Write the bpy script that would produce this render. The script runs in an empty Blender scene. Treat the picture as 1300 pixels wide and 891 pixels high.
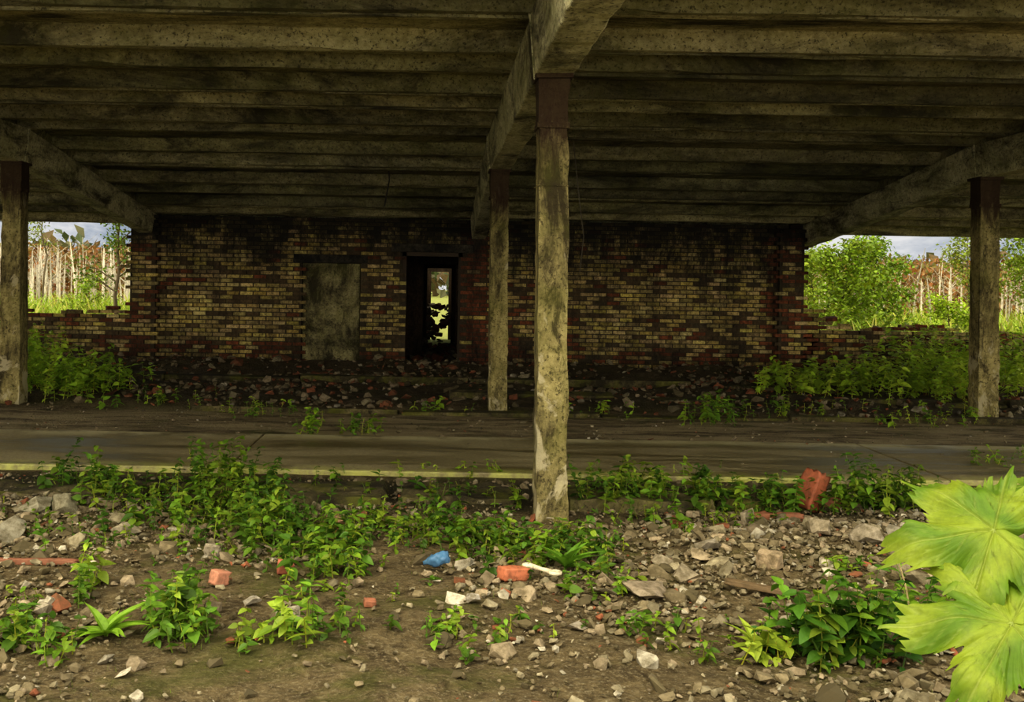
import bpy, bmesh, math, numpy as np
from mathutils import Vector, Matrix
rng = np.random.default_rng(11)
F_PX=1349.0; EYE=1.568; CX=553.0; CY=358.0; TH=0.0166
def G(u,v):
    dx=u-CX; dy=v-CY
    a=dx+dy*TH; b=dy-dx*TH
    Y=EYE*F_PX/b
    return a*Y/F_PX, Y
def W(u,v,Y):
    dx=u-CX; dy=v-CY
    a=dx+dy*TH; b=dy-dx*TH
    return a*Y/F_PX, Y, EYE-b*Y/F_PX
# ---------------------------------------------------------------- scene / camera
sc=bpy.context.scene
cam=bpy.data.cameras.new("camera"); co=bpy.data.objects.new("camera",cam); sc.collection.objects.link(co)
cam.sensor_width=36; cam.lens=F_PX/1300*36
cam.shift_x=(650-CX)/1300; cam.shift_y=-(445.5-CY)/1300
co.location=(0,0,EYE)
co.rotation_euler=(Matrix.Rotation(math.radians(90),4,'X')@Matrix.Rotation(TH,4,'Z')).to_euler()
cam.clip_end=500
sc.camera=co
sc.view_settings.view_transform='Standard'
try: sc.view_settings.look='Medium High Contrast'
except Exception: sc.view_settings.look='None'
sc.view_settings.exposure=0.0
# ---------------------------------------------------------------- helpers
def sn(x,y,s=1.0,seed=0.0):
    x=np.asarray(x,float)*s; y=np.asarray(y,float)*s
    return (np.sin(x*1.3+1.7*np.sin(y*0.9+seed)+seed)+np.sin(y*1.7+1.3*np.sin(x*1.1+2*seed)+2.1)+
            0.5*np.sin(x*3.1+y*2.3+seed*3)+0.5*np.sin(x*2.7-y*3.7+seed))/3.0
def ss(a,b,x):
    t=np.clip((np.asarray(x,float)-a)/(b-a),0,1); return t*t*(3-2*t)
def gh(x,y):
    x=np.asarray(x,float); y=np.asarray(y,float)
    near=1-ss(8.0,8.5,y)
    z=near*(0.035*sn(x,y,1.3,1)+0.018*sn(x,y,4.5,2)+0.008*sn(x,y,12,3)-0.01)
    z=z+near*0.10*np.exp(-((x+4.2)**2/2.0+(y-7.2)**2/0.5))+near*0.07*np.exp(-((x-2.6)**2/1.2+(y-6.5)**2/0.7))
    road=ss(8.3,8.6,y)*(1-ss(12.2,12.9,y))
    z=z+road*(0.004*sn(x,y,3,1))
    far=ss(12.6,13.6,y)*(1-ss(18.6,19.2,y))
    z=z+far*(0.05+0.06*sn(x,y,1.6,4)+0.04*sn(x,y,5,5)+0.13*ss(17.2,18.9,y))
    out=ss(20,26,y)
    z=z+out*(0.12*sn(x,y,0.4,6))
    return z
def rotm(yaw,pitch,roll):
    yaw,pitch,roll=np.broadcast_arrays(*[np.atleast_1d(np.asarray(a,float)) for a in (yaw,pitch,roll)])
    cz,sz,cy,sy,cx,sx=np.cos(yaw),np.sin(yaw),np.cos(pitch),np.sin(pitch),np.cos(roll),np.sin(roll)
    R=np.empty((len(yaw),3,3))
    R[:,0,0]=cz*cy;R[:,0,1]=cz*sy*sx-sz*cx;R[:,0,2]=cz*sy*cx+sz*sx
    R[:,1,0]=sz*cy;R[:,1,1]=sz*sy*sx+cz*cx;R[:,1,2]=sz*sy*cx-cz*sx
    R[:,2,0]=-sy;R[:,2,1]=cy*sx;R[:,2,2]=cy*cx
    return R
def inst(pv,pf,R,S,T,C,mat=0):
    n=len(T); S=np.asarray(S,float)
    if S.ndim==1: S=np.repeat(S[:,None],3,1)
    V=np.einsum('nij,nkj->nki',R,pv[None]*S[:,None,:])+T[:,None,:]
    k=len(pv)
    Fa=(pf[None]+(np.arange(n)*k)[:,None,None]).reshape(-1,pf.shape[1])
    Ca=np.repeat(C,k,axis=0)
    return (V.reshape(-1,3),Fa,Ca,mat)
def tube(pts,rad,sides=5,col=(0.3,0.3,0.3),mat=0):
    pts=np.asarray(pts,float); n=len(pts); rad=np.broadcast_to(rad,(n,))
    d=np.gradient(pts,axis=0); d/=np.linalg.norm(d,axis=1)[:,None]+1e-9
    ref=np.where(np.abs(d[:,2:3])>0.9,np.array([[1.,0,0]]),np.array([[0,0,1.]]))
    a=np.cross(d,ref); a/=np.linalg.norm(a,axis=1)[:,None]+1e-9; b=np.cross(d,a)
    t=np.linspace(0,2*np.pi,sides,endpoint=False)
    V=pts[:,None]+rad[:,None,None]*(np.cos(t)[None,:,None]*a[:,None]+np.sin(t)[None,:,None]*b[:,None])
    fs=[]
    for i in range(n-1):
        for j in range(sides):
            k=(j+1)%sides
            fs.append((i*sides+j,i*sides+k,(i+1)*sides+k,(i+1)*sides+j))
    return (V.reshape(-1,3),np.array(fs),np.tile(np.array(col,float),(n*sides,1)),mat)
def make(name,parts,mats,smooth=False,bevel=0):
    V=[];L=[];LS=[];C=[];MI=[];off=0;lo=0
    for (v,f,c,m) in parts:
        if len(v)==0: continue
        V.append(v); C.append(c); L.append((f+off).ravel()); k=f.shape[1]
        LS.append(lo+np.arange(len(f))*k); lo+=f.size; MI.append(np.full(len(f),m)); off+=len(v)
    V=np.concatenate(V);L=np.concatenate(L);LS=np.concatenate(LS);C=np.concatenate(C);MI=np.concatenate(MI)
    me=bpy.data.meshes.new(name)
    me.vertices.add(len(V)); me.vertices.foreach_set('co',V.astype(np.float32).ravel())
    me.loops.add(len(L)); me.loops.foreach_set('vertex_index',L.astype(np.int32))
    me.polygons.add(len(LS)); me.polygons.foreach_set('loop_start',LS.astype(np.int32))
    for m in mats: me.materials.append(m)
    me.polygons.foreach_set('material_index',MI.astype(np.int32))
    me.polygons.foreach_set('use_smooth',np.full(len(LS),smooth))
    me.update(calc_edges=True); me.validate()
    ca=me.color_attributes.new(name='Col',type='FLOAT_COLOR',domain='POINT')
    ca.data.foreach_set('color',np.concatenate([C,np.ones((len(C),1))],1).astype(np.float32).ravel())
    o=bpy.data.objects.new(name,me); sc.collection.objects.link(o)
    if bevel:
        b=o.modifiers.new('bevel','BEVEL'); b.width=bevel; b.segments=2; b.limit_method='ANGLE'
    return o
def box(x0,x1,y0,y1,z0,z1,col=(0.3,0.3,0.3),mat=0,j=0.0):
    v=np.array([[x,y,z] for z in(z0,z1) for y in(y0,y1) for x in(x0,x1)],float)
    if j: v+=rng.uniform(-j,j,v.shape)
    f=np.array([(0,2,3,1),(4,5,7,6),(0,1,5,4),(2,6,7,3),(0,4,6,2),(1,3,7,5)])
    return (v,f,np.tile(np.array(col,float),(8,1)),mat)
# ---------------------------------------------------------------- materials
def newmat(name):
    m=bpy.data.materials.new(name); m.use_nodes=True; nt=m.node_tree; nt.nodes.clear()
    out=nt.nodes.new('ShaderNodeOutputMaterial'); b=nt.nodes.new('ShaderNodeBsdfPrincipled')
    nt.links.new(b.outputs[0],out.inputs[0]); b.inputs['Roughness'].default_value=0.9
    if 'Specular IOR Level' in b.inputs: b.inputs['Specular IOR Level'].default_value=0.25
    return m,nt,b,out
class N:
    def __init__(s,nt): s.nt=nt
    def pos(s):
        g=s.nt.nodes.new('ShaderNodeNewGeometry'); return g.outputs['Position']
    def mp(s,v,sc_=(1,1,1),loc=(0,0,0)):
        n=s.nt.nodes.new('ShaderNodeMapping'); n.inputs['Scale'].default_value=sc_; n.inputs['Location'].default_value=loc
        s.nt.links.new(v,n.inputs[0]); return n.outputs[0]
    def noise(s,v,scale,detail=6,rough=0.6,dist=0.0):
        n=s.nt.nodes.new('ShaderNodeTexNoise'); n.inputs['Scale'].default_value=scale
        n.inputs['Detail'].default_value=detail; n.inputs['Roughness'].default_value=rough; n.inputs['Distortion'].default_value=dist
        s.nt.links.new(v,n.inputs['Vector']); return n.outputs[0]
    def vor(s,v,scale,out='Distance',feat='F1'):
        n=s.nt.nodes.new('ShaderNodeTexVoronoi'); n.feature=feat; n.inputs['Scale'].default_value=scale
        s.nt.links.new(v,n.inputs['Vector']); return n.outputs[out]
    def ramp(s,v,stops):
        n=s.nt.nodes.new('ShaderNodeValToRGB'); cr=n.color_ramp
        while len(cr.elements)<len(stops): cr.elements.new(0.5)
        for e,(p,c) in zip(cr.elements,stops):
            e.position=p; e.color=(c,c,c,1) if not hasattr(c,'__len__') else (*c,1)
        s.nt.links.new(v,n.inputs[0]); return n.outputs[0]
    def mix(s,f,a,b,mode='MIX'):
        n=s.nt.nodes.new('ShaderNodeMix'); n.data_type='RGBA'; n.blend_type=mode
        for i,x in ((0,f),(6,a),(7,b)):
            if isinstance(x,(int,float)): n.inputs[i].default_value=x
            elif isinstance(x,tuple): n.inputs[i].default_value=(*x,1)
            else: s.nt.links.new(x,n.inputs[i])
        return n.outputs[2]
    def math(s,op,a,b=0.0,clamp=False):
        n=s.nt.nodes.new('ShaderNodeMath'); n.operation=op; n.use_clamp=clamp
        for i,x in ((0,a),(1,b)):
            if isinstance(x,(int,float)): n.inputs[i].default_value=x
            else: s.nt.links.new(x,n.inputs[i])
        return n.outputs[0]
    def sep(s,v):
        n=s.nt.nodes.new('ShaderNodeSeparateXYZ'); s.nt.links.new(v,n.inputs[0]); return n.outputs
    def attr(s,name='Col'):
        n=s.nt.nodes.new('ShaderNodeAttribute'); n.attribute_name=name; return n.outputs['Color']
    def mr(s,v,a,b,c=0.0,d=1.0):
        n=s.nt.nodes.new('ShaderNodeMapRange'); s.nt.links.new(v,n.inputs[0])
        for i,x in enumerate((a,b,c,d)): n.inputs[i+1].default_value=x
        return n.outputs[0]
    def bump(s,b,h,st=0.5,dist=0.02):
        n=s.nt.nodes.new('ShaderNodeBump'); n.inputs['Strength'].default_value=st; n.inputs['Distance'].default_value=dist
        s.nt.links.new(h,n.inputs['Height']); s.nt.links.new(n.outputs[0],b.inputs['Normal'])
def mat_concrete(name,base,light,dark,stain=(0.42,0.6),moss=0.0,stretch=(1,1,1),rusthead=False,bumpd=0.015,attr=False,s3=(0.38,0.47,0.9)):
    m,nt,b,o=newmat(name); k=N(nt); p=k.pos()
    n1=k.noise(k.mp(p,stretch),1.6,9,0.74,0.6); n2=k.noise(p,14,6,0.75)
    c=k.mix(k.ramp(n2,[(0.35,0.0),(0.65,1.0)]),base,light)
    if attr: c=k.mix(1.0,c,k.attr(),'MULTIPLY')
    n3=k.noise(k.mp(p,stretch,(3,7,1)),3.2,9,0.8,0.6)
    c=k.mix(k.ramp(n1,[(stain[0],0.95),(stain[1],0.0)]),c,dark)
    c=k.mix(k.ramp(n3,[(s3[0],s3[2]),(s3[1],0.0)]),c,dark)
    pit=k.noise(p,38,4,0.7); c=k.mix(k.ramp(pit,[(0.37,0.8),(0.45,0.0)]),c,dark)
    if moss:
        n4=k.noise(p,2.5,6,0.7); c=k.mix(k.ramp(n4,[(0.48,0.0),(0.62,moss)]),c,(0.12,0.12,0.015))
    if rusthead:
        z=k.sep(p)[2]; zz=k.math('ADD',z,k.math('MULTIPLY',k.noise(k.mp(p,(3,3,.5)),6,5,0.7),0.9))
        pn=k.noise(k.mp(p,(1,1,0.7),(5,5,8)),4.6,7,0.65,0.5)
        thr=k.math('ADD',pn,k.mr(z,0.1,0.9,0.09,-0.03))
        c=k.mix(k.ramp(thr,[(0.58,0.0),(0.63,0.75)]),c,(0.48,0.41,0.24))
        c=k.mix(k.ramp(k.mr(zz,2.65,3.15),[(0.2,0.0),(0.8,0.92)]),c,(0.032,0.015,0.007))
    nt.links.new(c,b.inputs['Base Color'])
    k.bump(b,k.math('ADD',n2,n1),0.9,bumpd)
    return m
def mat_attr(name,rough=0.9,var=12,amt=0.5,dirt=(0.05,0.04,0.02),bd=0.006,transl=0.0,dirtr=(0.35,0.55),spec=0.25):
    m,nt,b,o=newmat(name); k=N(nt); p=k.pos()
    n=k.noise(p,var,6,0.7)
    c=k.mix(k.ramp(n,[(dirtr[0],amt),(dirtr[1],0.0)]),k.attr(),dirt)
    nt.links.new(c,b.inputs['Base Color']); b.inputs['Roughness'].default_value=rough
    b.inputs['Specular IOR Level'].default_value=spec
    if bd: k.bump(b,n,0.6,bd)
    if transl:
        t=nt.nodes.new('ShaderNodeBsdfTranslucent'); mx=nt.nodes.new('ShaderNodeMixShader'); mx.inputs[0].default_value=transl
        nt.links.new(c,t.inputs[0]); nt.links.new(b.outputs[0],mx.inputs[1]); nt.links.new(t.outputs[0],mx.inputs[2]); nt.links.new(mx.outputs[0],o.inputs[0])
    return m
M_ceil=mat_concrete('ceiling_concrete',(0.34,0.295,0.125),(0.60,0.54,0.28),(0.035,0.03,0.014),stain=(0.38,0.58),moss=0.25,stretch=(0.35,1.0,1.0),attr=True,bumpd=0.025,s3=(0.34,0.48,0.85))
M_beam=mat_concrete('beam_concrete',(0.38,0.335,0.165),(0.64,0.58,0.34),(0.035,0.028,0.013),stain=(0.38,0.54),moss=0.3,stretch=(1,0.5,1.5),bumpd=0.02,s3=(0.34,0.46,0.85))
M_col=mat_concrete('column_concrete',(0.22,0.18,0.065),(0.44,0.36,0.145),(0.035,0.026,0.010),stain=(0.38,0.56),moss=0.3,stretch=(2.5,2.5,0.7),rusthead=True,bumpd=0.025)
M_slab=mat_concrete('slab_concrete',(0.10,0.08,0.03),(0.22,0.18,0.08),(0.025,0.02,0.01),stain=(0.42,0.62),moss=0.6)
M_plaster=mat_concrete('old_plaster',(0.22,0.185,0.075),(0.38,0.33,0.155),(0.03,0.024,0.010),stain=(0.42,0.60),moss=0.2,stretch=(1,1,0.7))
M_stone=mat_attr('rubble_stone',amt=0.75,dirt=(0.085,0.065,0.03),var=20,dirtr=(0.38,0.62))
M_leaf=mat_attr('weed_leaf',rough=0.5,var=30,amt=0.25,dirt=(0.03,0.06,0.008),bd=0,transl=0.35,spec=0.3)
M_bark=mat_attr('bark',amt=0.6,var=8)
M_plain=mat_attr('painted_object',amt=0.5,var=25,bd=0.004,rough=0.7)
def mat_brick():
    m,nt,b,o=newmat('soot_and_shade_brick'); k=N(nt); p=k.pos(); z=k.sep(p)[2]
    n=k.noise(p,22,5,0.75)
    c=k.mix(k.ramp(n,[(0.35,0.8),(0.6,0.0)]),k.attr(),(0.05,0.03,0.015))
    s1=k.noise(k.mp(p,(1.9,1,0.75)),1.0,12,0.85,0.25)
    s=k.math('ADD',s1,k.mr(z,1.5,2.7,0.0,0.20))  # soot plus painted-in shade under the ceiling, darkening the brick upward
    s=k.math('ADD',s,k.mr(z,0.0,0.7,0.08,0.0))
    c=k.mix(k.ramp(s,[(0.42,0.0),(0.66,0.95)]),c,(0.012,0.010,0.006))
    nt.links.new(c,b.inputs['Base Color']); k.bump(b,n,0.8,0.01); return m
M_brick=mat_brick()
def mat_road():
    m,nt,b,o=newmat('worn_road'); k=N(nt); p=k.pos(); y=k.sep(p)[1]
    n1=k.noise(k.mp(p,(0.35,1.6,1)),1.5,8,0.7,0.5); n2=k.noise(p,30,6,0.8)
    c=k.mix(k.ramp(n2,[(0.3,0.0),(0.7,1.0)]),(0.20,0.16,0.07),(0.42,0.35,0.18))
    c=k.mix(k.ramp(n1,[(0.40,0.8),(0.58,0.0)]),c,(0.095,0.075,0.028))
    edge=k.mr(y,8.86,8.62,0.0,1.0)
    c=k.mix(k.math('MULTIPLY',edge,k.ramp(k.noise(p,2.2,7,0.75),[(0.42,0.0),(0.58,0.9)])),c,(0.50,0.49,0.12))
    edge2=k.mr(y,10.15,10.4,0.0,1.0)
    c=k.mix(k.math('MULTIPLY',edge2,k.ramp(k.noise(p,1.2,7,0.7),[(0.42,0.0),(0.54,0.7)])),c,(0.60,0.53,0.28))
    w=k.vor(p,28); c=k.mix(k.ramp(w,[(0.08,0.6),(0.14,0.0)]),c,(0.5,0.44,0.28))
    nt.links.new(c,b.inputs['Base Color']); k.bump(b,n2,0.6,0.008)
    nt.links.new(k.ramp(n1,[(0.42,0.28),(0.58,0.75)]),b.inputs['Roughness']); b.inputs['Specular IOR Level'].default_value=0.4; return m
def mat_ground():
    m,nt,b,o=newmat('ground_dirt'); k=N(nt); p=k.pos(); y=k.sep(p)[1]
    n1=k.noise(p,0.9,8,0.72,0.4); n2=k.noise(p,7,8,0.8,0.5); n3=k.noise(p,55,4,0.75)
    c=k.mix(k.ramp(n2,[(0.38,0.0),(0.62,1.0)]),(0.06,0.040,0.015),(0.23,0.17,0.078))
    c=k.mix(k.ramp(n3,[(0.52,0.0),(0.66,0.6)]),c,(0.40,0.33,0.19))
    vd=k.vor(p,30)
    c=k.mix(k.ramp(n1,[(0.50,0.0),(0.60,0.65)]),c,(0.09,0.095,0.015))
    c=k.mix(k.math('MULTIPLY',k.mr(y,7.0,7.7),k.mr(y,8.6,8.3)),c,(0.05,0.042,0.016))
    nd=k.noise(k.mp(p,(0.5,1.8,1)),1.6,8,0.75,0.6)
    dust=k.math('MULTIPLY',k.mr(y,10.3,10.7),k.mr(y,13.1,12.4))
    c=k.mix(k.math('MULTIPLY',dust,k.ramp(nd,[(0.42,0.0),(0.56,0.85)])),c,(0.48,0.38,0.20))
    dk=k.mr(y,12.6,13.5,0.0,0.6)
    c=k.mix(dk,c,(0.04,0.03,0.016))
    c=k.mix(k.mr(y,19.5,21.0),c,k.mix(n2,(0.16,0.20,0.03),(0.38,0.36,0.10)))
    nt.links.new(c,b.inputs['Base Color'])
    k.bump(b,k.math('ADD',k.math('MULTIPLY',n3,0.6),k.math('SUBTRACT',n2,k.math('MULTIPLY',vd,0.4))),1.0,0.035); return m
M_road=mat_road(); M_ground=mat_ground()
# ---------------------------------------------------------------- ground
ys=np.concatenate([np.linspace(-6,2.5,12),np.linspace(2.6,20,300),20+np.geomspace(0.2,180,50)])
xs=np.concatenate([-9-np.geomspace(0.2,160,30)[::-1],np.linspace(-9,11,330),11+np.geomspace(0.2,160,30)])
X,Y=np.meshgrid(xs,ys); Z=gh(X,Y)-0.012
V=np.stack([X,Y,Z],-1).reshape(-1,3); nx=len(xs);ny=len(ys)
I,J=np.meshgrid(np.arange(nx-1),np.arange(ny-1)); a=(J*nx+I).ravel()
Fg=np.stack([a,a+1,a+nx+1,a+nx],1)
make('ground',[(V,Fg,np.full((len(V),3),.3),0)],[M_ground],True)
parts=[]
xx=-24.0
while xx<26:
    w=rng.uniform(2.6,3.2); parts.append(box(xx+0.01,xx+w-0.01,8.6+rng.uniform(-.03,.03),10.55+rng.uniform(-.03,.03),-0.1,0.035+rng.uniform(-.006,.006),j=0.004)); xx+=w
make('concrete_road',parts,[M_road],bevel=0.012)
for (y0,y1,z1,x0,x1) in ((12.6,12.8,0.05,-20,22),(14.0,14.25,0.12,0.2,22),(15.9,16.2,0.13,-20,7.5)):
    parts=[]; x=x0
    while x<x1:
        w=rng.uniform(0.9,2.6)
        if rng.random()<0.75: parts.append(box(x,x+w-0.03,y0+rng.uniform(-.06,.06),y1+rng.uniform(-.04,.04),-0.1,z1+rng.uniform(-.05,.02),j=0.025))
        x+=w
    make('concrete_kerb',parts,[M_slab],bevel=0.015)
def crumbled(x0,x1,y0,y1,z,seed):
    nx_,ny_=26,14; vs=[];fs=[]
    for j in range(ny_):
        for i in range(nx_):
            u=i/(nx_-1);v_=j/(ny_-1)
            ex=0.12*sn(v_*4,0,1,seed)*(1 if i in(0,nx_-1) else 0); ey=0.10*sn(u*7,1,1,seed+1)*(1 if j in (0,ny_-1) else 0)
            edge=(i in (0,nx_-1)) or (j in (0,ny_-1))
            vs.append((x0+(x1-x0)*u+ex,y0+(y1-y0)*v_+ey,(-0.1 if edge else z+0.018*float(sn(u*9,v_*6,1,seed)))))
    for j in range(ny_-1):
        for i in range(nx_-1):
            a=j*nx_+i; fs.append((a,a+1,a+nx_+1,a+nx_))
    return (np.array(vs,float),np.array(fs),np.full((len(vs),3),.3),0)
parts=[]
for s_,(x0,x1,y0,y1,z) in enumerate(((-3.6,-2.0,7.45,8.1,0.03),(-1.9,-0.3,7.4,8.1,0.05),(-0.25,0.62,7.5,8.15,0.04),(0.92,2.0,7.35,8.15,0.07),(2.0,2.95,7.5,8.15,0.05))):
    parts.append(crumbled(x0,x1,y0,y1,z,s_+1.3))
make('broken_concrete_slab',parts,[M_slab])
# ---------------------------------------------------------------- ceiling
def zc(y):
    return 3.38 if y<13.2 else 3.38-(y-13.2)*0.68/5.95
rows=[-11.22,-5.22,0.77,6.78,12.78]
def slab(x0,x1,y0,y1,tint,d=0.16):
    w=y1-y0; r0=0.07; r1=0.12
    prof=[(0,d+0.05),(0,0),(r0,0),(r1,d),(w-r1,d),(w-r0,0),(w,0),(w,d+0.05)]
    n=len(prof); P=[]; dz=rng.uniform(-.02,.02)
    nseg=16; vs=[]
    for s in range(nseg+1):
        x=x0+(x1-x0)*s/nseg; 
        for (py,pz) in prof:
            chip=0.03 if (rng.random()<.06 and pz==0) else 0
            vs.append((x,y0+py,zc(y0)+(zc(y1)-zc(y0))*py/w+pz+dz+chip+rng.uniform(-.006,.006)))
    fs=[(s*n+i,s*n+(i+1)%n,(s+1)*n+(i+1)%n,(s+1)*n+i) for s in range(nseg) for i in range(n)]
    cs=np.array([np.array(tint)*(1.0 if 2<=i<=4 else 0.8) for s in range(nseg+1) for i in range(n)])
    P.append((np.array(vs),np.array(fs),cs,0))
    for x in (x0+0.02,x1-0.02):
        P.append(box(x-.02,x+.02,y0+0.02,y1-0.02,zc(y1)+0.03,zc(y0)+d+.03,col=tint))
    return P
parts=[]
for i in range(len(rows)-1):
    y=5.2; q=0
    while y<19.3:
        SW=(1.18,0.80)[q%2]; q+=1
        t=rng.uniform(0.45,1.12); tint=(t,t*rng.uniform(.95,1.0),t*rng.uniform(.85,1.0))
        parts+=slab(rows[i]+0.03,rows[i+1]-0.03,y+0.014,y+SW-0.014,tint); y+=SW
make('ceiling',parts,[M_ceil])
v=[];
for x in (-11.3,12.9):
    for (y,z) in ((5.1,3.66),(13.2,3.66),(19.9,2.88),(19.9,3.0),(13.2,3.78),(5.1,3.78)): v.append((x,y,z))
f4=[(i,(i+1)%6,(i+1)%6+6,i+6) for i in range(6)]+[(0,1,4,5),(1,2,3,4),(6,11,10,7),(7,10,9,8)]
make('roof',[(np.array(v),np.array(f4),np.full((12,3),.3),0)],[M_beam])
# ---------------------------------------------------------------- beams
def beam(x,ya,yb,za,zb,da,db,w=0.24,name='concrete_beam'):
    n=14; vs=[];
    for i in range(n+1):
        t=i/n; y=ya+(yb-ya)*t; top=za+(zb-za)*t; dep=da+(db-da)*t
        j=rng.uniform(-.01,.01,8)
        vs+=[(x-w/2*1.0+j[0],y,top-dep+j[1]),(x+w/2+j[2],y,top-dep+j[3]),(x+w/2+.03+j[4],y,top-dep*0.45),(x+w/2+.04,y,top),(x-w/2-.04,y,top),(x-w/2-.03+j[6],y,top-dep*0.45)]
    fs=[]
    for i in range(n):
        for k in range(6):
            k2=(k+1)%6; fs.append((i*6+k,i*6+k2,(i+1)*6+k2,(i+1)*6+k))
    caps=np.array([(0,1,2,5),(5,2,3,4),(n*6,n*6+5,n*6+2,n*6+1),(n*6+5,n*6+4,n*6+3,n*6+2)])
    return make(name,[(np.array(vs),np.concatenate([np.array(fs),caps]),np.full((len(vs),3),.3),0)],[M_beam],bevel=0.012)
for x in rows:
    beam(x,5.0,7.13,3.38,3.38,0.42,0.42,w=0.25)
    beam(x,7.17,13.12,3.38,3.38,0.42,0.42)
    beam(x,13.16,19.5,3.38,2.68,0.42,0.36)
# ---------------------------------------------------------------- columns
def column(x,y,lean=0.0,w=0.105):
    n=40; H=2.962; vs=[];zb=-0.12
    for i in range(n+1):
        t=i/n; z=zb+(H-zb)*t
        ww=w*(1+0.10*(1-t)); 
        if z>2.62: ww=w*1.08
        cx=x+lean*(t-1)
        j=rng.uniform(-.005,.005,8)*(1.7 if t<0.35 else 1)
        er=[max(0,float(sn(z*4,q*3,1,x+q)))*0.014 for q in range(4)]
        vs+=[(cx-ww+j[0]+er[0],y-ww+j[1]+er[0],z),(cx+ww+j[2]-er[1],y-ww+j[3]+er[1],z),(cx+ww+j[4],y+ww+j[5],z),(cx-ww+j[6],y+ww+j[7],z)]
    fs=[(i*4+k,i*4+(k+1)%4,(i+1)*4+(k+1)%4,(i+1)*4+k) for i in range(n) for k in range(4)]
    fs+=[(0,3,2,1),(n*4,n*4+1,n*4+2,n*4+3)]
    P=[(np.array(vs),np.array(fs),np.full((len(vs),3),.3),0)]
    P.append(box(x-w*1.25,x+w*1.25,y-w*1.4,y+w*1.4,2.93,2.965,j=.004))
    P.append(box(x-w*1.12,x+w*1.12,y-w*1.12,y+w*1.12,2.60,2.64,j=.004))
    t=np.linspace(0,2*np.pi,5)+np.pi/4
    P.append(tube([(x+w*1.5*math.cos(a),y+w*1.5*math.sin(a),2.22) for a in t],0.004,4))
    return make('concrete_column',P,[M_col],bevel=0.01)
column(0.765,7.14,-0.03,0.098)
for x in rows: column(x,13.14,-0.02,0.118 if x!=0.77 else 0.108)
# ---------------------------------------------------------------- brick wall
YW=19.12
BL,BH,BD=0.24,0.075,0.12
def wtop(x):
    if x<-5.5: return 0.93+0.05*math.sin(x*3)+ (0.10 if x>-5.75 else 0)
    if x<6.62: return 2.70
    if x<7.5: return 1.35-(x-6.62)*0.6
    return 0.84+0.05*math.sin(x*2.3)
DA=(-2.41,-1.35,0.0,1.88); DB=(-0.60,0.48,0.0,2.10)
pv=box(-.5,.5,-.5,.5,-.5,.5)[0]; pfb=box(0,1,0,1,0,1)[1]
T=[];S=[];C=[]
r=0; z=0.0
while z<2.72:
    x=-13.0+(0.12 if r%2 else 0)
    while x<15:
        xc=x+BL/2; edge=rng.uniform(-.07,.07)
        inA=DA[0]<xc<DA[1] and z<DA[3]; inB=DB[0]<xc<DB[1] and z<DB[3]
        if z+BH*0.5<wtop(xc+edge) and not inA and not inB and rng.random()>0.02:
            fld=float(sn(xc,z*2,0.9,3))
            pr=0.03+0.14*max(0,fld)
            if xc>5.9: pr=0.5
            if xc<-5.0: pr=0.35
            if 0.48<xc<0.95: pr=0.8
            if z<0.45: pr=max(pr,0.45)
            if 1.2<xc<2.6 and z<1.2: pr=max(pr,0.25)
            if xc<-5.6 or xc>7: pr=0.2
            u=rng.uniform(.5,1.2)
            if rng.random()<pr: c=np.array((0.28,0.085,0.03))*u
            elif rng.random()<0.18: c=np.array((0.12,0.08,0.035))
            else: c=np.array((0.66,0.51,0.17))*u*np.array((1,rng.uniform(.9,1.05),rng.uniform(.7,1.3)))
            pil=0.10 if (xc>6.15 and xc<6.64) or (-5.5<xc<-5.0) else 0
            T.append((xc,YW+BD/2-pil+rng.uniform(-.008,.004),z+BH/2)); S.append((BL-0.022,BD,BH-0.018)); C.append(c)
        x+=BL
    z+=BH; r+=1
T=np.array(T);S=np.array(S);C=np.array(C)
parts=[inst(pv,pfb,rotm(rng.normal(0,.012,len(T)),rng.normal(0,.006,len(T)),0),S,T,C)]
mc=(0.09,0.07,0.035)
def core(x0,x1,z0,z1,y0=YW+0.016,y1=YW+0.36): parts.append(box(x0,x1,y0,y1,z0,z1,col=mc))
core(-5.45,DA[0],0,2.69);core(DA[0],DA[1],DA[3],2.69);core(DA[1],DB[0],0,2.69);core(DB[0],DB[1],DB[3],2.69);core(DB[1],6.58,0,2.69)
core(-13,-5.45,0,0.84); core(6.58,15,0,0.76); core(6.58,6.9,0,1.1)
core(6.16,6.6,0,2.6,YW-0.086,YW+.1); core(-5.47,-5.02,0,2.6,YW-0.086,YW+.1)
n=60
xs_=np.concatenate([rng.uniform(-12,-5.6,n//2),rng.uniform(7.2,14,n//2)])
T2=np.array([(x,YW+rng.uniform(.08,.3),wtop(x)+0.02) for x in xs_])
C2=np.where(rng.random((n,1))<.3,np.array([[.3,.085,.035]]),np.array([[.45,.35,.13]]))*rng.uniform(.6,1.1,(n,1))
parts.append(inst(pv,pfb,rotm(rng.uniform(-.6,.6,n),rng.normal(0,.12,n),rng.normal(0,.1,n)),np.tile([[BL-.02,BD,BH-.01]],(n,1)),T2,C2))
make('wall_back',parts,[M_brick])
parts=[box(DA[0]+.01,DA[1]-.01,YW+.10,YW+.2,0,DA[3],j=0.004)]
make('blocked_doorway_panel',parts,[M_plaster],bevel=0.01)
parts=[box(DA[0]-.15,DA[1]+.12,YW-0.03,YW+.2,DA[3],DA[3]+.15,j=.006),box(DB[0]-.2,DB[1]+.2,YW-0.02,YW+.2,DB[3],DB[3]+.15,j=.006)]
make('concrete_lintel',parts,[mat_concrete('sooty_lintel',(0.06,0.05,0.03),(0.12,0.10,0.06),(0.01,0.008,0.006),stain=(0.4,0.7))],bevel=0.01)
fr=(0.05,0.032,0.016)
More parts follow.
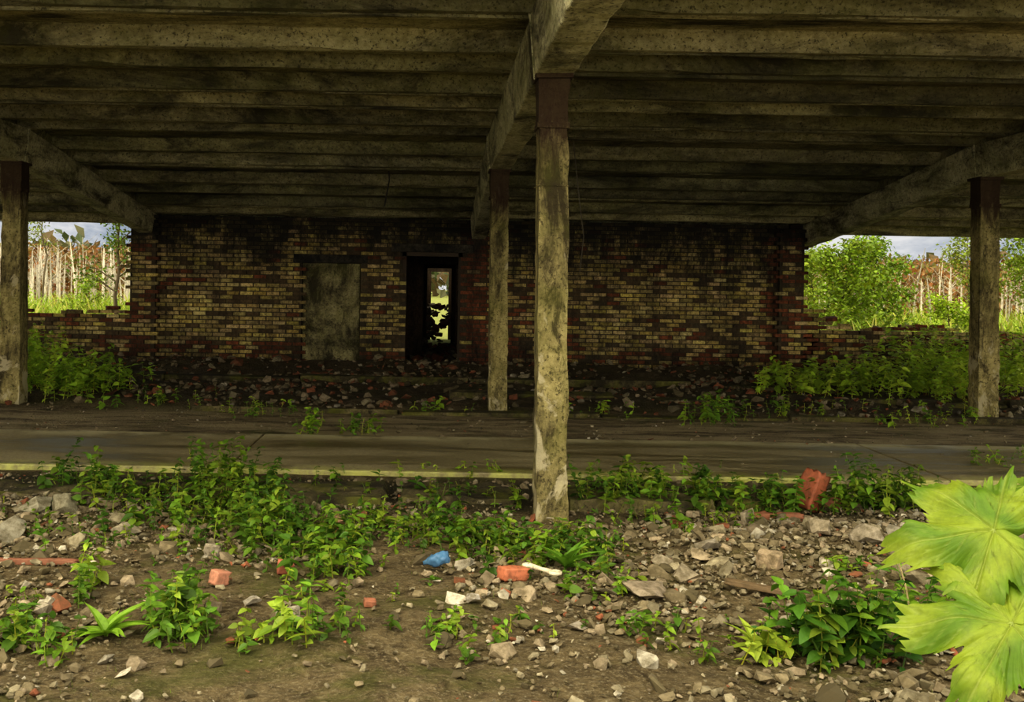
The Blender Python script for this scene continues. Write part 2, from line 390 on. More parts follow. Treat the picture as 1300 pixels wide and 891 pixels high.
parts=[box(DB[0],DB[0]+.07,YW+.05,YW+.17,0,DB[3],col=fr),box(DB[1]-.07,DB[1],YW+.05,YW+.17,0,DB[3],col=fr),box(DB[0],DB[1],YW+.05,YW+.17,DB[3]-.07,DB[3],col=fr)]
make('door_frame',parts,[M_plain])
# rooms behind the wall
parts=[]
def wallbox(*a): parts.append(box(*a,col=(0.16,0.105,0.06)))
wallbox(-1.7,-1.5,19.5,28.8,0,2.7);wallbox(1.3,1.5,19.5,28.8,0,2.7)
wallbox(-1.5,-0.25,21.8,22,0,2.7);wallbox(0.42,1.3,21.8,22,0,2.7);wallbox(-.25,.42,21.8,22,1.95,2.7)
wallbox(-1.5,-0.20,25.3,25.5,0,2.7);wallbox(0.38,1.3,25.3,25.5,0,2.7);wallbox(-.20,.38,25.3,25.5,1.9,2.7)
wallbox(-5.4,-5.2,19.5,29,0,2.7);wallbox(6.35,6.55,19.5,29,0,2.7)
wallbox(-5.4,-.12,29,29.2,0,2.5);wallbox(.36,6.55,29,29.2,0,2.5);wallbox(-.12,.36,29,29.2,1.85,2.5)
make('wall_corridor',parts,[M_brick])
make('roof_rear',[box(-5.5,6.6,19.9,28.2,2.72,2.9)],[M_beam])
# ---------------------------------------------------------------- rubble
protos=[]
for i in range(12):
    bm=bmesh.new()
    m=rng.integers(10,16)
    pts=rng.normal(0,1,(m,3)); pts/=np.linalg.norm(pts,axis=1)[:,None]; 
    if i%2: pts=np.sign(pts)*np.abs(pts)**0.5*0.8
    pts*=np.array([.6,rng.uniform(.35,.55),rng.uniform(.2,.4)])
    for q in pts: bm.verts.new(q)
    res=bmesh.ops.convex_hull(bm,input=bm.verts[:])
    bmesh.ops.delete(bm,geom=[g for g in res['geom_interior'] if isinstance(g,bmesh.types.BMVert)],context='VERTS')
    bmesh.ops.triangulate(bm,faces=bm.faces[:]); bm.verts.index_update()
    protos.append((np.array([v.co[:] for v in bm.verts]),np.array([[v.index for v in f.verts] for f in bm.faces]))); bm.free()
def rubble(name,xy,size,red=0.06,tone=1.0,sink=0.06):
    n=len(xy); parts=[]; idx=rng.integers(0,len(protos),n)
    base=np.array([(0.40,0.335,0.20),(0.28,0.22,0.12),(0.44,0.34,0.205),(0.15,0.12,0.06),(0.66,0.58,0.41)])
    ci=rng.choice(5,n,p=[.27,.28,.19,.19,.07])
    C=base[ci]*rng.uniform(.5,1.1,(n,1))*tone
    rr=rng.random(n)<red; C[rr]=np.array((0.36,0.12,0.055))*rng.uniform(.6,1.2,(rr.sum(),1))*tone
    z=gh(xy[:,0],xy[:,1])+size*sink
    T=np.stack([xy[:,0],xy[:,1],z],1)
    for k,(a,b) in enumerate(protos):
        s=idx==k
        parts.append(inst(a,b,rotm(rng.uniform(0,6.28,s.sum()),rng.normal(0,.35,s.sum()),rng.normal(0,.35,s.sum())),size[s],T[s],C[s]))
    return make(name,parts,[M_stone])
def dens_near(x,y):
    d=0.38+0.5*sn(x,y,1.1,7)
    px=-0.35+0.25*np.sin(y*1.1)
    d=d-0.75*np.exp(-((x-px)/0.55)**2)*(y<6.6)
    d=d+0.9*np.exp(-((x-2.1)/0.9)**2-((y-6.4)/0.9)**2)+0.6*np.exp(-((x+2.8)/0.9)**2-((y-6.6)/1.0)**2)
    d=d+0.5*np.exp(-((x+2.0)/0.7)**2-((y-5.2)/0.5)**2)
    d=d*(1-0.6*ss(7.3,7.9,y))
    return d
n=85000
x=rng.uniform(-6,7.5,n);y=rng.uniform(3.2,8.45,n)
k=rng.random(n)<np.clip(dens_near(x,y),0.06,1)
xy=np.stack([x[k],y[k]],1); size=np.clip(rng.lognormal(math.log(0.021),0.66,len(xy)),0.008,0.16)
rubble('rubble_pile',xy,size,0.04,.92)
n=9000
x=rng.uniform(-11,13,n);y=rng.uniform(12.9,18.95,n)
k=(rng.random(n)<np.clip(0.5+0.6*sn(x,y,0.9,9)+.4*ss(17.5,18.8,y),0.1,1))
xy=np.stack([x[k],y[k]],1); size=np.clip(rng.lognormal(math.log(0.065),0.5,len(xy)),0.03,0.26)
rubble('interior_rubble',xy,size,0.28,0.65)
n=1800
x=rng.uniform(-9,11,n);y=rng.uniform(8.7,12.6,n)
s_=np.clip(rng.lognormal(math.log(0.020),0.5,n),0.008,0.08); 
o=rubble('gravel',np.stack([x,y],1),s_,0.05,0.9); o.location.z=0.02
n=500
x=rng.uniform(-1.2,1.0,n);y=rng.uniform(20,28.3,n)
xy=np.stack([x,y],1);s_=np.clip(rng.lognormal(math.log(0.14),0.5,n),0.05,0.40)
o=rubble('corridor_rubble',xy,s_,0.4,0.9,0.1)
me=o.data; co_=np.empty(len(me.vertices)*3,np.float32); me.vertices.foreach_get('co',co_); co_=co_.reshape(-1,3)
co_[:,2]+=np.clip((co_[:,1]-24.5)*0.25,0,0.9); me.vertices.foreach_set('co',co_.ravel())
def chunk(name,u,v,size,col,i=0,flat=1.0,yaw=0.5):
    a,b=protos[i%12]; x,y=G(u,v)
    bm=bmesh.new(); vs=[bm.verts.new(q) for q in a]
    for f in b: bm.faces.new([vs[q] for q in f])
    bmesh.ops.subdivide_edges(bm,edges=bm.edges[:],cuts=3,use_grid_fill=True)
    for q in bm.verts:
        q.co*=1+0.09*float(sn(q.co.x*9+i,q.co.y*9+q.co.z*7,1,i))
    bm.verts.index_update(); bm.normal_update(); bmesh.ops.triangulate(bm,faces=bm.faces[:])
    vv=np.array([q.co[:] for q in bm.verts]); ff=np.array([[w_.index for w_ in f.verts] for f in bm.faces]); bm.free()
    vv=vv*np.array([size,size,size*flat]); vv=vv@rotm(yaw,.15,.1)[0].T
    vv+=np.array((x,y,float(gh(x,y))-vv[:,2].min()*0.6))
    return make(name,[(vv,ff,np.tile([np.array(col)*.85],(len(vv),1)),0)],[M_stone])
for i,(u,v,s_,c) in enumerate([(822,750,.25,(.38,.30,.20)),(978,722,.19,(.50,.37,.22)),(425,665,.19,(.46,.27,.15)),(365,790,.13,(.52,.45,.32)),(45,650,.24,(.38,.34,.22)),
    (82,650,.2,(.36,.32,.2)),(160,675,.16,(.44,.37,.24)),(1040,690,.16,(.42,.34,.22)),(1100,700,.2,(.42,.35,.24)),(900,700,.16,(.40,.34,.24)),(10,680,.24,(.36,.32,.22)),
    (1160,700,.2,(.42,.35,.24)),(735,797,.10,(.46,.39,.28)),(270,700,.13,(.42,.35,.24)),(590,715,.11,(.52,.45,.32)),(945,665,.16,(.38,.31,.2)),(840,720,.14,(.34,.28,.18)),(870,735,.14,(.38,.31,.2)),
    (60,770,.12,(.45,.38,.26)),(1005,790,.11,(.44,.36,.25)),(600,770,.07,(.5,.44,.34)),(320,770,.09,(.5,.44,.33))]):
    chunk('concrete_chunk',u,v,s_,c,i,1.15,i*1.1)
# ---------------------------------------------------------------- leaf prototypes
def leaf_proto(serr=True):
    t=[0,.12,.3,.5,.7,.87,1.0]; w=[.02,.2,.29,.27,.19,.09,.0]
    vs=[];
    for i,(a,b) in enumerate(zip(t,w)):
        d=-0.22*a*a
        vs+=[(a,0,d),(a-(.05 if serr else 0),b,d+b*.25),(a-(.05 if serr else 0),-b,d+b*.25)]
    fs=[]
    for i in range(6):
        fs+=[(i*3,i*3+3,i*3+4,i*3+1),(i*3,i*3+2,i*3+5,i*3+3)]
    vs=np.array(vs)
    return vs,np.array(fs)
LV,LF=leaf_proto()
SV=np.array([(0,0,0),(.5,.3,.07),(1,0,-.1),(.5,-.3,.07),(.5,0,0)],float)
SF3=np.array([(0,4,1),(1,4,2),(0,3,4),(3,2,4)])
def blade_proto():
    vs=[];n=5
    for i in range(n):
        t=i/(n-1); w=0.035*(1-t)**.7+0.001
        vs+=[(0.55*t*t,-w,t*(1-.25*t)),(0.55*t*t,w,t*(1-.25*t))]
    return np.array(vs),np.array([(2*i,2*i+1,2*i+3,2*i+2) for i in range(n-1)])
BV,BF=blade_proto()
greens=np.array([(0.14,0.27,0.022),(0.08,0.18,0.018),(0.20,0.32,0.025),(0.05,0.13,0.015),(0.26,0.35,0.035)])
def weeds(name,spots,tone=1.0,yellow=0.0,lsize=1.0):
    T=[];R=[];S=[];C=[];parts=[]
    for (x,y,h,zb) in spots:
        lean=rng.normal(0,.25,2); n=max(3,int(h/0.035/lsize)); g=greens[rng.integers(0,5)]*rng.uniform(.7,1.3)*tone
        g=g*(1-yellow)+np.array((0.40,0.48,0.05))*yellow
        top=np.array((x+lean[0]*h,y+lean[1]*h,zb+h)); b=np.array((x,y,zb-.02)); mid=(top+b)/2+np.array((*rng.normal(0,.05,2)*h,0))
        parts.append(tube([b,mid,top],[.004,.003,.0015],3,col=g*np.array((1.2,.9,1))))
        a0=rng.uniform(0,6.28); ls=rng.uniform(.5,1.15)
        for i in range(n):
            t=(i+.8)/n; p=b*(1-t)**2+2*mid*t*(1-t)+top*t*t
            L=(0.035+0.065*math.sin(min(1,t*1.15)*math.pi*.85))*rng.uniform(.7,1.2)*lsize*ls*(1.0 if h>0.12 else .7)
            for q in range(2 if i<n-1 else 3):
                T.append(p); R.append((a0+i*1.57+q*3.14+rng.normal(0,.35),rng.uniform(-.5,.5),rng.normal(0,.35))); S.append(L); C.append(g*rng.uniform(.75,1.25))
    R=np.array(R); parts.append(inst(LV,LF,rotm(R[:,0],R[:,1],R[:,2]),np.array(S),np.array(T),np.array(C)))
    return make(name,parts,[M_leaf])
def cluster(u,v,ru,rv,n,h0,h1,Ymax=99):
    out=[]
    for _ in range(n):
        a=rng.normal(0,.6); b=rng.normal(0,.6)
        vv_=v+b*rv
        if vv_<v-2.2*rv: continue
        x,y=G(u+a*ru,vv_); y=min(y,Ymax)
        if 8.55<y<10.6 : z=0.035
        else: z=float(gh(x,y))
        f=math.exp(-.5*(a*a+b*b))
        if abs(x-.765)<.16 and abs(y-7.14)<.16: continue
        out.append((x,y,h0+(h1-h0)*rng.uniform(0,1)*(.4+.6*f),z))
    return out
def grass(name,xy,h,cols,zoff=0.0):
    n=len(xy); T=np.stack([xy[:,0],xy[:,1],gh(xy[:,0],xy[:,1])-.01+zoff],1)
    S=np.stack([h*rng.uniform(.4,1.2,n),h*rng.uniform(.5,1.0,n),h],1)
    return make(name,[inst(BV,BF,rotm(rng.uniform(0,6.28,n),0,0),S,T,cols)],[M_leaf])
sp=[]
sp+=cluster(270,645,150,26,130,.06,.28)+cluster(285,620,60,12,32,.15,.42)
sp+=cluster(90,618,30,8,14,.15,.48)+cluster(200,630,90,12,40,.06,.2)
sp+=cluster(350,675,80,30,110,.06,.26)
sp+=cluster(430,708,45,20,46,.06,.24)
sp+=cluster(500,670,70,20,56,.05,.2)
sp+=cluster(630,684,90,16,100,.05,.19)
sp+=cluster(715,705,55,20,56,.06,.22)
sp+=cluster(800,640,100,12,90,.06,.28)+cluster(760,615,60,6,20,.08,.25)
sp+=cluster(950,642,80,8,50,.1,.30)+cluster(885,640,12,5,10,.2,.36)
sp+=cluster(1120,647,50,8,50,.12,.40)
sp+=cluster(560,635,80,8,26,.05,.16)
sp+=cluster(1010,645,50,8,22,.1,.34)+cluster(200,690,150,20,34,.04,.12)+cluster(860,665,120,14,44,.04,.14)+cluster(60,660,80,16,14,.04,.15)
weeds('nettle_patch',sp,.95,.08,.88)
sp=[]
sp+=cluster(225,795,35,18,40,.08,.28)+cluster(380,808,60,16,28,.06,.2)+cluster(30,812,50,14,30,.06,.16)
sp+=cluster(570,812,60,16,16,.04,.10)+cluster(110,745,16,16,12,.06,.24)+cluster(30,760,40,14,6,.05,.12)
sp+=cluster(640,800,80,24,12,.03,.08)+cluster(1060,730,30,8,10,.04,.09)+cluster(880,800,90,30,20,.03,.10)
sp+=cluster(770,740,40,14,22,.04,.13)+cluster(450,760,90,24,8,.03,.07)+cluster(360,740,40,16,8,.04,.10)
weeds('low_weeds',sp,1.05,.12,.9)
weeds('nettle_clump',cluster(1080,825,60,12,34,.18,.40)+cluster(1170,800,30,16,10,.15,.3)+cluster(1020,815,30,8,10,.1,.3),0.85,0,1.2)
weeds('young_burdock',cluster(975,825,40,6,8,.08,.15),1.3,.7,1.3)
def tuft(name,u,v,n,L,col):
    x,y=G(u,v); R=rotm(np.linspace(0,6.28,n)+rng.normal(0,.2,n),rng.uniform(-1.0,-.2,n),0)
    T=np.tile([[x,y,float(gh(x,y))+.01]],(n,1)); pv_=LV*np.array([1,.42,1.2])
    return make(name,[inst(pv_,LF,R,L*rng.uniform(.7,1.1,n),T,np.tile([col],(n,1))*rng.uniform(.7,1.2,(n,1)))],[M_leaf])
tuft('dock_plant',135,800,18,.22,(0.28,0.46,0.04))
tuft('dock_plant',718,722,14,.24,(0.17,0.33,0.03))
tuft('dock_plant',960,812,9,.19,(0.38,0.48,0.05))
# interior greenery
sp=[]
sp+=cluster(75,500,60,10,90,.2,.7)+cluster(30,480,50,10,60,.4,.9)+cluster(120,495,40,8,30,.15,.4)
sp=[(x,min(y,18.4),h,z) for x,y,h,z in sp]
weeds('goutweed_patch',sp,2.3,.5,1.5)
sp=cluster(1090,500,80,8,100,.2,.55)+cluster(1210,505,70,10,100,.25,.7)+cluster(1270,485,40,10,60,.4,.85)+cluster(1010,495,40,6,40,.2,.5)
sp+=cluster(1165,482,60,4,40,.5,.95)
sp=[(x,min(y,18.4),h,z) for x,y,h,z in sp]
weeds('goutweed_patch',sp,2.9,.7,1.5)
sp=[]
sp+=cluster(395,552,12,4,7,.15,.3)+cluster(455,548,25,4,12,.1,.2)+cluster(540,525,40,5,8,.08,.2)+cluster(900,535,30,5,18,.15,.4)+cluster(1180,535,70,8,30,.08,.22)+cluster(330,524,60,4,18,.06,.2)
sp+=cluster(760,525,60,5,16,.06,.18)+cluster(1000,525,80,6,30,.06,.2)+cluster(200,515,60,5,16,.08,.2)+cluster(1290,590,60,12,20,.06,.15)+cluster(560,603,250,4,26,.03,.1)
weeds('sparse_weeds',sp,1.4,.2,1.0)
n=9000;x=rng.uniform(-5,6,n);y=rng.uniform(3.3,8.5,n);k=rng.random(n)<np.clip(.15+.7*sn(x,y,1.4,2),0.02,1)
xy=np.stack([x[k],y[k]],1);m=len(xy)
grass('grass_tufts',xy,rng.uniform(.01,.05,m),np.array([[.18,.24,.03]])*rng.uniform(.5,1.5,(m,1)))
for sgn in (0,1):
    n=9000;x=rng.uniform(-34,-5.9,n) if sgn==0 else rng.uniform(7.1,38,n);y=19.9+rng.uniform(0,1,n)**1.4*24
    xy=np.stack([x,y],1);m=n
    gc=np.where(rng.random((m,1))<.65,np.array([[.32,.44,.03]]),np.array([[.50,.48,.08]]))*rng.uniform(.6,1.2,(m,1))
    grass('meadow_grass',xy,rng.uniform(.7,1.4,m),gc)
# ---------------------------------------------------------------- trees
def tree(name,x,y,h,spread,nleaf,lsz,leafc,trunkc=(0.12,0.09,0.05),nb=14,low=.25,tr=.05):
    zb=float(gh(x,y))-.05; P=[]; base=np.array((x,y,zb))
    pts=[base+np.array((rng.normal(0,.02)*h*t,rng.normal(0,.02)*h*t,h*t)) for t in np.linspace(0,1,7)]
    P.append(tube(pts,np.linspace(tr,tr*.2,7),6,trunkc,0)); pts=np.array(pts)
    ends=[]
    for i in range(nb):
        t=low+(1-low)*(i+rng.random())/nb; j=min(5,int(t*6)); p0=pts[j]+(pts[j+1]-pts[j])*(t*6-j)
        a=rng.uniform(0,6.28); L=spread*(1.1-.65*t)*rng.uniform(.7,1.15)
        p1=p0+np.array((math.cos(a)*L*.5,math.sin(a)*L*.5,L*.30)); p2=p0+np.array((math.cos(a)*L,math.sin(a)*L,L*.45))
        P.append(tube([p0,p1,p2],[tr*.4,tr*.22,tr*.08],4,trunkc,0)); ends.append((p0,p1,p2))
    E=np.array(ends); b=rng.integers(0,nb,nleaf); s=rng.uniform(.2,1.05,nleaf)[:,None]
    c=E[b,0]*(1-s)**2+2*E[b,1]*s*(1-s)+E[b,2]*s*s+rng.normal(0,spread*.11,(nleaf,3))
    lc=np.array([leafc])*rng.uniform(.35,1.5,(nleaf,1))+rng.uniform(0,.08,(nleaf,1))*np.array([[1,.5,0]])
    P.append(inst(SV,SF3,rotm(rng.uniform(0,6.28,nleaf),rng.uniform(-1,1,nleaf),rng.uniform(-1,1,nleaf)),lsz*rng.uniform(.6,1.3,nleaf),c,lc,1))
    return make(name,P,[M_bark,M_leaf])
def XY(u,Y): return (u-CX)*Y/F_PX
tree('young_birch_tree',XY(148,25),25,3.5,1.3,1500,.10,(.09,.17,.018),nb=14,low=.35,tr=.06)
tree('young_birch_tree',XY(55,40),40,4.8,1.3,700,.11,(.20,.26,.04),nb=12,low=.5)
tree('willow_shrub',XY(112,30),30,1.5,.9,1300,.09,(.24,.36,.03),nb=14,low=.05,tr=.03)
tree('willow_shrub',XY(1070,25),25,2.5,1.3,5200,.11,(.19,.30,.02),nb=22,low=.05,tr=.03)
tree('willow_shrub',XY(1115,28),28,2.7,1.3,4800,.12,(.15,.26,.02),nb=22,low=.05,tr=.03)
tree('willow_shrub',XY(1030,30),30,2.4,1.5,4200,.12,(.26,.36,.03),nb=18,low=.05,tr=.03)
tree('young_birch_tree',XY(1230,38),38,3.6,1.2,1800,.12,(.22,.29,.035),nb=14,low=.3)
tree('young_birch_tree',XY(1320,30),30,4.2,1.7,6000,.12,(.18,.27,.025),nb=20,low=.15)
tree('willow_shrub',XY(1205,24),24,1.3,.8,2000,.09,(.32,.46,.03),nb=16,low=.05,tr=.03)
tree('willow_shrub',XY(20,27),27,1.1,.9,1200,.09,(.28,.42,.03),nb=14,low=.05,tr=.03)
tree('willow_shrub',XY(1380,36),36,3.5,2.0,3500,.13,(.16,.26,.03),nb=16,low=.1,tr=.03)
P=[]
for i in range(420):
    side=rng.random()<.65
    Y_=rng.uniform(46,70); u=rng.uniform(-120,190) if side else rng.uniform(1000,1420)
    x=XY(u,Y_); h=rng.uniform(1.6,3.5); r=rng.uniform(.035,.08); z=float(gh(x,Y_))
    l=rng.normal(0,.05,2)*h; c=np.array((.70,.61,.45))*rng.uniform(.5,1.1)
    P.append(tube([(x,Y_,z-.1),(x+l[0]*.4,Y_+l[1]*.4,z+h*.5),(x+l[0],Y_+l[1],z+h)],[r,r*.7,r*.2],4,c))
    for j in range(4):
        t=rng.uniform(.35,.9);a=rng.uniform(0,6.28);q=np.array((x+l[0]*t*t,Y_+l[1]*t*t,z+h*t));L=rng.uniform(.3,.8)
        P.append(tube([q,q+np.array((math.cos(a)*L,math.sin(a)*L,L*.8))],[r*.3,r*.08],3,c*.8))
make('dead_birch_grove',P,[mat_attr('birch_bark',var=6,amt=.6,dirt=(.06,.05,.04))])
n=40000
sd=rng.random(n)<.5; Y_=rng.uniform(56,100,n); u=np.where(sd,rng.uniform(-160,210,n),rng.uniform(980,1460,n))
hh=rng.uniform(0,1,n)**1.2*(2.3+0.02*(Y_-40)*1.6+0.8*sn(u/60,Y_/9,1,2))
T=np.stack([(u-CX)*Y_/F_PX,Y_,hh],1)
cc=np.array([(.36,.14,.035),(.42,.20,.05),(.22,.11,.04),(.24,.20,.04),(.42,.26,.09)])[rng.integers(0,5,n)]*rng.uniform(.4,1.0,(n,1))
make('autumn_brush',[inst(SV,SF3,rotm(rng.uniform(0,6.28,n),rng.uniform(-1.3,1.3,n),rng.uniform(-1,1,n)),rng.uniform(.2,.5,n),T,cc)],[M_leaf])
P=[]
n=14000
a=rng.uniform(-140,160,n); Y_=rng.uniform(105,135,n); top=4.2+1.6*sn(a/7,a*0,1,3)+rng.normal(0,.4,n)
T=np.stack([a,Y_,rng.uniform(0,1,n)*top],1)
cc=np.array([(.08,.10,.035),(.13,.12,.05),(.18,.12,.05)])[rng.integers(0,3,n)]*rng.uniform(.6,1.3,(n,1))
make('distant_treeline',[inst(SV,SF3,rotm(rng.uniform(0,6.28,n),rng.uniform(-1.3,1.3,n),rng.uniform(-1,1,n)),rng.uniform(.8,2.0,n),T,cc)],[M_leaf])
# ---------------------------------------------------------------- giant hogweed
def bigleaf(center,R_,R3,lobes,seed):
    nA=420;nR=24; vs=[];cs=[]
    th=np.linspace(-math.pi,math.pi,nA,endpoint=False)
    rr=np.full(nA,.50)
    for (a,L,w) in lobes:
        d=(th-a+math.pi)%(2*math.pi)-math.pi
        rr=np.maximum(rr,.50+(L-.50)*np.clip(1-(np.abs(d)/w)**1.35,0,1))
    d=(th-math.pi)%(2*math.pi); d=np.minimum(d,2*math.pi-d); rr=rr*(1-.85*np.exp(-(d/.20)**2))
    saw=1-np.abs(((th*4.6+seed)%1.0)-.5)*2; saw2=((th*11+seed)%1.0)
    rr=rr*(.84+.16*saw)*(1-.12*saw2)
    for i in range(1,nR+1):
        t=i/nR; r=rr*t; x_=r*np.cos(th); y_=r*np.sin(th)
        vn=np.zeros(nA)
        for (a,L,w) in lobes:
            u=x_*math.cos(a)+y_*math.sin(a); s=-x_*math.sin(a)+y_*math.cos(a)
            main=np.exp(-(s/.012)**2)*(u>0)
            q=((u-np.abs(s)*1.1)/.13+seed)%1.0
            side=np.exp(-((q-.5)/.07)**2)*(np.abs(s)<.9*w*np.maximum(u,0)*.8)*(u>.1)
            vn=np.maximum(vn,np.maximum(main,.6*side))
        z=.06*np.sin(x_*11+seed*9)*t+.055*np.sin(y_*13+x_*5)*t+.035*np.sin(th*17)*t**3-.34*t*t*rr**1.5-vn*.026
        vs.append(np.stack([x_,y_,z],1))
        blot=(.5+.5*np.sin(x_*9+2*np.sin(y_*7+seed*5)))[:,None]
        base=np.array([[.13,.23,.015]])*(1-blot)+np.array([[.29,.36,.03]])*blot
        v2=vn[:,None]*.5
        cs.append(base*(1-v2)+np.array([[.44,.50,.11]])*v2)
    V_=np.concatenate([np.zeros((1,3))]+vs); C_=np.concatenate([np.array([[.42,.5,.12]])]+cs)
    tri=np.array([(0,1+j,1+(j+1)%nA) for j in range(nA)])
    q=np.array([(1+i*nA+j,1+(i+1)*nA+j,1+(i+1)*nA+(j+1)%nA,1+i*nA+(j+1)%nA) for i in range(nR-1) for j in range(nA)])
    Vw=(V_*R_)@np.array(R3).T+center
    return [(Vw,tri,C_,0),(Vw,q,C_,0)]
def frame(normal,tipdir):
    n=Vector(normal).normalized(); t=Vector(tipdir); t=(t-n*t.dot(n)).normalized(); s=n.cross(t)
    return [[t[i],s[i],n[i]] for i in range(3)]
P=[]
lob=[(0,1.0,.55),(1.05,.97,.52),(-1.05,.97,.52),(2.05,.88,.5),(-2.05,.88,.5)]
leafs=[((1262,672,3.25),.37,(-.2,-.66,.72),(-.85,-.1,.15),0.1),
       ((1285,790,3.05),.37,(-.1,-.60,.78),(-.9,.1,.2),0.45),
       ((1395,650,3.45),.33,(.1,-.6,.75),(.2,.2,.9),0.7),
       ((1430,800,3.3),.34,(.3,-.5,.8),(.9,-.1,.1),0.2)]
root=np.array((2.3,3.5,0.0))
for (uvY,R_,nrm,tip,sd_) in leafs:
    c=np.array(W(*uvY)); P+=bigleaf(c,R_,frame(nrm,tip),lob,sd_)
    mid=(c+root)/2+np.array((.05,.1,.12)); P.append(tube([root,mid,c-np.array((0,-.02,.02))],[.016,.012,.007],7,(.22,.32,.07)))
make('giant_hogweed',P,[M_leaf],True)
# ---------------------------------------------------------------- small litter
def lathe(name,prof,loc,yaw,tilt,col,crumple=0.0,mat=None):
    sides=24; vs=[];n=len(prof)
    for (xx_,r_) in prof:
        for j in range(sides):
            a=j/sides*2*math.pi; r2=r_*(1+crumple*math.sin(a*3+xx_*60)+crumple*.6*math.sin(a*5-xx_*110))
            vs.append((xx_,r2*math.cos(a),r2*math.sin(a)))
    f=[(i*sides+j,i*sides+(j+1)%sides,(i+1)*sides+(j+1)%sides,(i+1)*sides+j) for i in range(n-1) for j in range(sides)]
    Vv=np.array(vs)@rotm(yaw,tilt,0)[0].T+np.array(loc)
    return make(name,[(Vv,np.array(f),np.tile([col],(len(Vv),1)),0)],[mat],True)
m,nt,b,o=newmat('blue_plastic'); b.inputs['Base Color'].default_value=(.14,.30,.48,1); b.inputs['Roughness'].default_value=.15; b.inputs['Transmission Weight'].default_value=.45
x,y=G(552,722)
lathe('plastic_bottle',[(-.085,.001),(-.083,.028),(-.07,.035),(-.05,.031),(-.035,.035),(-.015,.030),(0,.034),(.02,.030),(.038,.023),(.055,.012),(.075,.011),(.076,.001)],(x,y,float(gh(x,y))+.05),math.radians(148),.35,(.1,.3,.6),.2,m)
def brickpiece(name,u,v,dims,yaw,tilt,roll,col=(.42,.13,.06),zoff=0):
    bm=bmesh.new(); bmesh.ops.create_cube(bm,size=1); bmesh.ops.subdivide_edges(bm,edges=bm.edges[:],cuts=6,use_grid_fill=True)
    for q in bm.verts:
        s=1+.06*float(sn(q.co.x*7+yaw,q.co.y*7+q.co.z*6,1,yaw)); 
        if q.co.x>.1: q.co.x-=.45*abs(float(sn(q.co.y*5,q.co.z*5,1,yaw+1)))*(q.co.x-.0)
        q.co=Vector((q.co.x*dims[0],q.co.y*dims[1],q.co.z*dims[2]))*s
    bm.verts.index_update(); vv=np.array([q.co[:] for q in bm.verts]); ff=np.array([[w_.index for w_ in f.verts] for f in bm.faces]); bm.free()
    R=rotm(yaw,tilt,roll)[0]; vv=vv@R.T; x,y=G(u,v); vv+=np.array((x,y,float(gh(x,y))-vv[:,2].min()-.012+zoff))
    return make(name,[(vv,ff,np.tile([col],(len(vv),1)),0)],[M_plain],True)
brickpiece('broken_brick',652,734,(.16,.08,.065),.5,.1,0,(.54,.18,.085))
brickpiece('broken_brick',279,742,(.09,.06,.07),.9,.2,.1,(.54,.24,.14))
brickpiece('broken_brick',363,726,(.09,.06,.06),.2,.1,.3,(.42,.14,.08))
brickpiece('broken_brick',1030,645,(.29,.15,.12),.3,-1.2,.25,(.36,.11,.05))
brickpiece('broken_brick',1056,645,(.14,.12,.08),1.2,.3,.1,(.26,.10,.05))
brickpiece('broken_brick',437,684,(.10,.06,.05),.7,.1,.1,(.42,.15,.07))
brickpiece('broken_brick',470,766,(.06,.05,.03),.2,.1,.1,(.38,.15,.08))
brickpiece('clay_pipe_shard',985,660,(.4,.07,.05),.06,0,0,(.32,.13,.065))
brickpiece('clay_pipe_shard',45,712,(.5,.04,.03),.03,0,0,(.28,.12,.065))
brickpiece('wooden_plank',965,750,(.35,.05,.025),-.5,.05,0,(.18,.12,.06),.02)
x,y=G(688,734); zz=float(gh(x,y))+.05
cb=(.72,.61,.40)
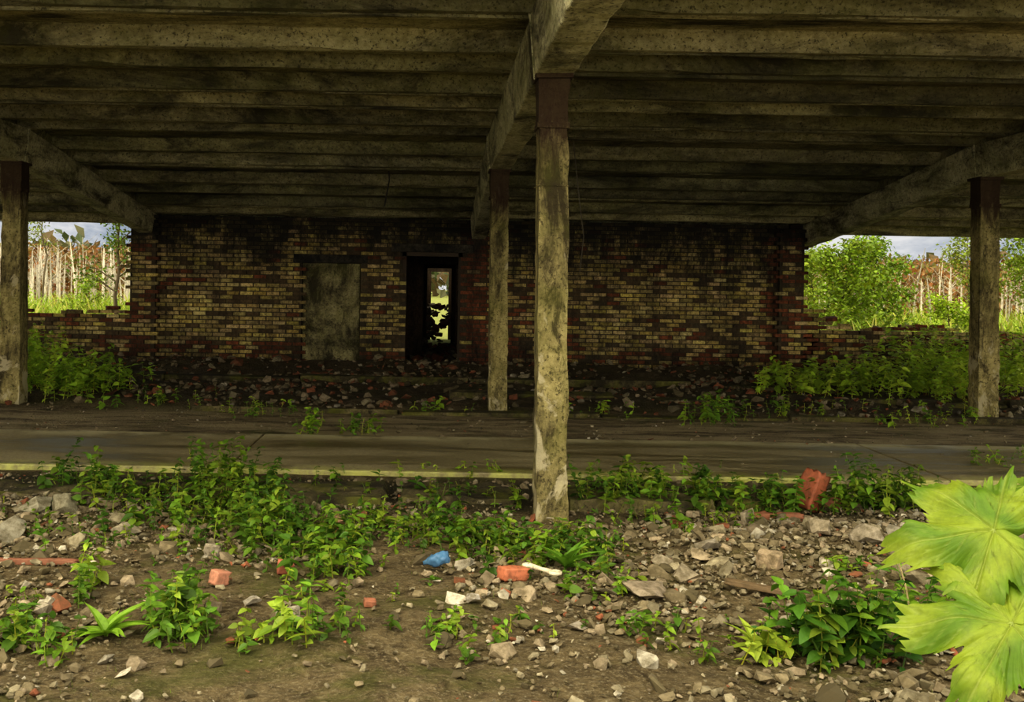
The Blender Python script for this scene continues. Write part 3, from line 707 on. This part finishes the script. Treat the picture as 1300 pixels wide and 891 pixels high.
def ring(c,r,tr_,n=18):
    pts=[(c[0]+r*math.cos(t),c[1]+r*math.sin(t),c[2]) for t in np.linspace(0,2*math.pi,n)]
    return tube(pts,tr_,8,cb)
make('pipe_fitting',[tube([(x-.06,y+.05,zz+.01),(x,y,zz+.005),(x+.045,y-.03,zz)],[.016,.011,.015],8,cb),ring((x+.065,y-.045,zz),.026,.011),ring((x-.075,y+.06,zz+.01),.018,.010)],[M_plain],True)
def cable(u,v0,v1,Y_):
    a=np.array(W(u,v0,Y_));b_=np.array(W(u-4,v1,Y_)); m_=(a+b_)/2+np.array((.05,0,0)); return tube([a,m_,b_],[.012,.01,.012],5,(.03,.025,.02))
make('hanging_cable',[cable(492,195,262,15.5)],[M_plain])
make('hanging_cable',[tube([W(728,180,12.6),W(735,250,12.6),W(741,300,12.6),W(736,345,12.6)],[.006]*4,5,(.10,.08,.05))],[M_plain])
make('dry_stalk',[tube([W(1160,805,4.9),W(1150,745,4.9),W(1136,695,4.9)],[.005,.004,.002],4,(.45,.35,.16))],[M_plain])
# ---------------------------------------------------------------- light
w=bpy.data.worlds.new('world'); sc.world=w; w.use_nodes=True; nt=w.node_tree; nt.nodes.clear()
out=nt.nodes.new('ShaderNodeOutputWorld'); bg=nt.nodes.new('ShaderNodeBackground'); nt.links.new(bg.outputs[0],out.inputs[0])
k=N(nt); tc=nt.nodes.new('ShaderNodeTexCoord'); d=tc.outputs['Generated']
sp_=k.sep(d)
nz=k.noise(k.mp(d,(1,1,3.5)),4.5,8,.62,.5)
warm=k.mix(k.mr(sp_[1],0.7,-0.2),(.95,.95,.95),(.98,.88,.66))
c=k.mix(k.ramp(nz,[(.42,0.0),(.56,1.0)]),(.42,.49,.60),warm)
nt.links.new(c,bg.inputs[0])
g1=k.mr(sp_[1],0.9,-0.6,0.72,3.7)
nt.links.new(g1,bg.inputs[1])
sun=bpy.data.lights.new('sun','SUN'); so=bpy.data.objects.new('sun',sun); sc.collection.objects.link(so)
sun.energy=1.6; sun.angle=math.radians(14); sun.color=(1,.90,.62)
so.rotation_euler=Vector((.45,.42,-.79)).to_track_quat('-Z','Y').to_euler()
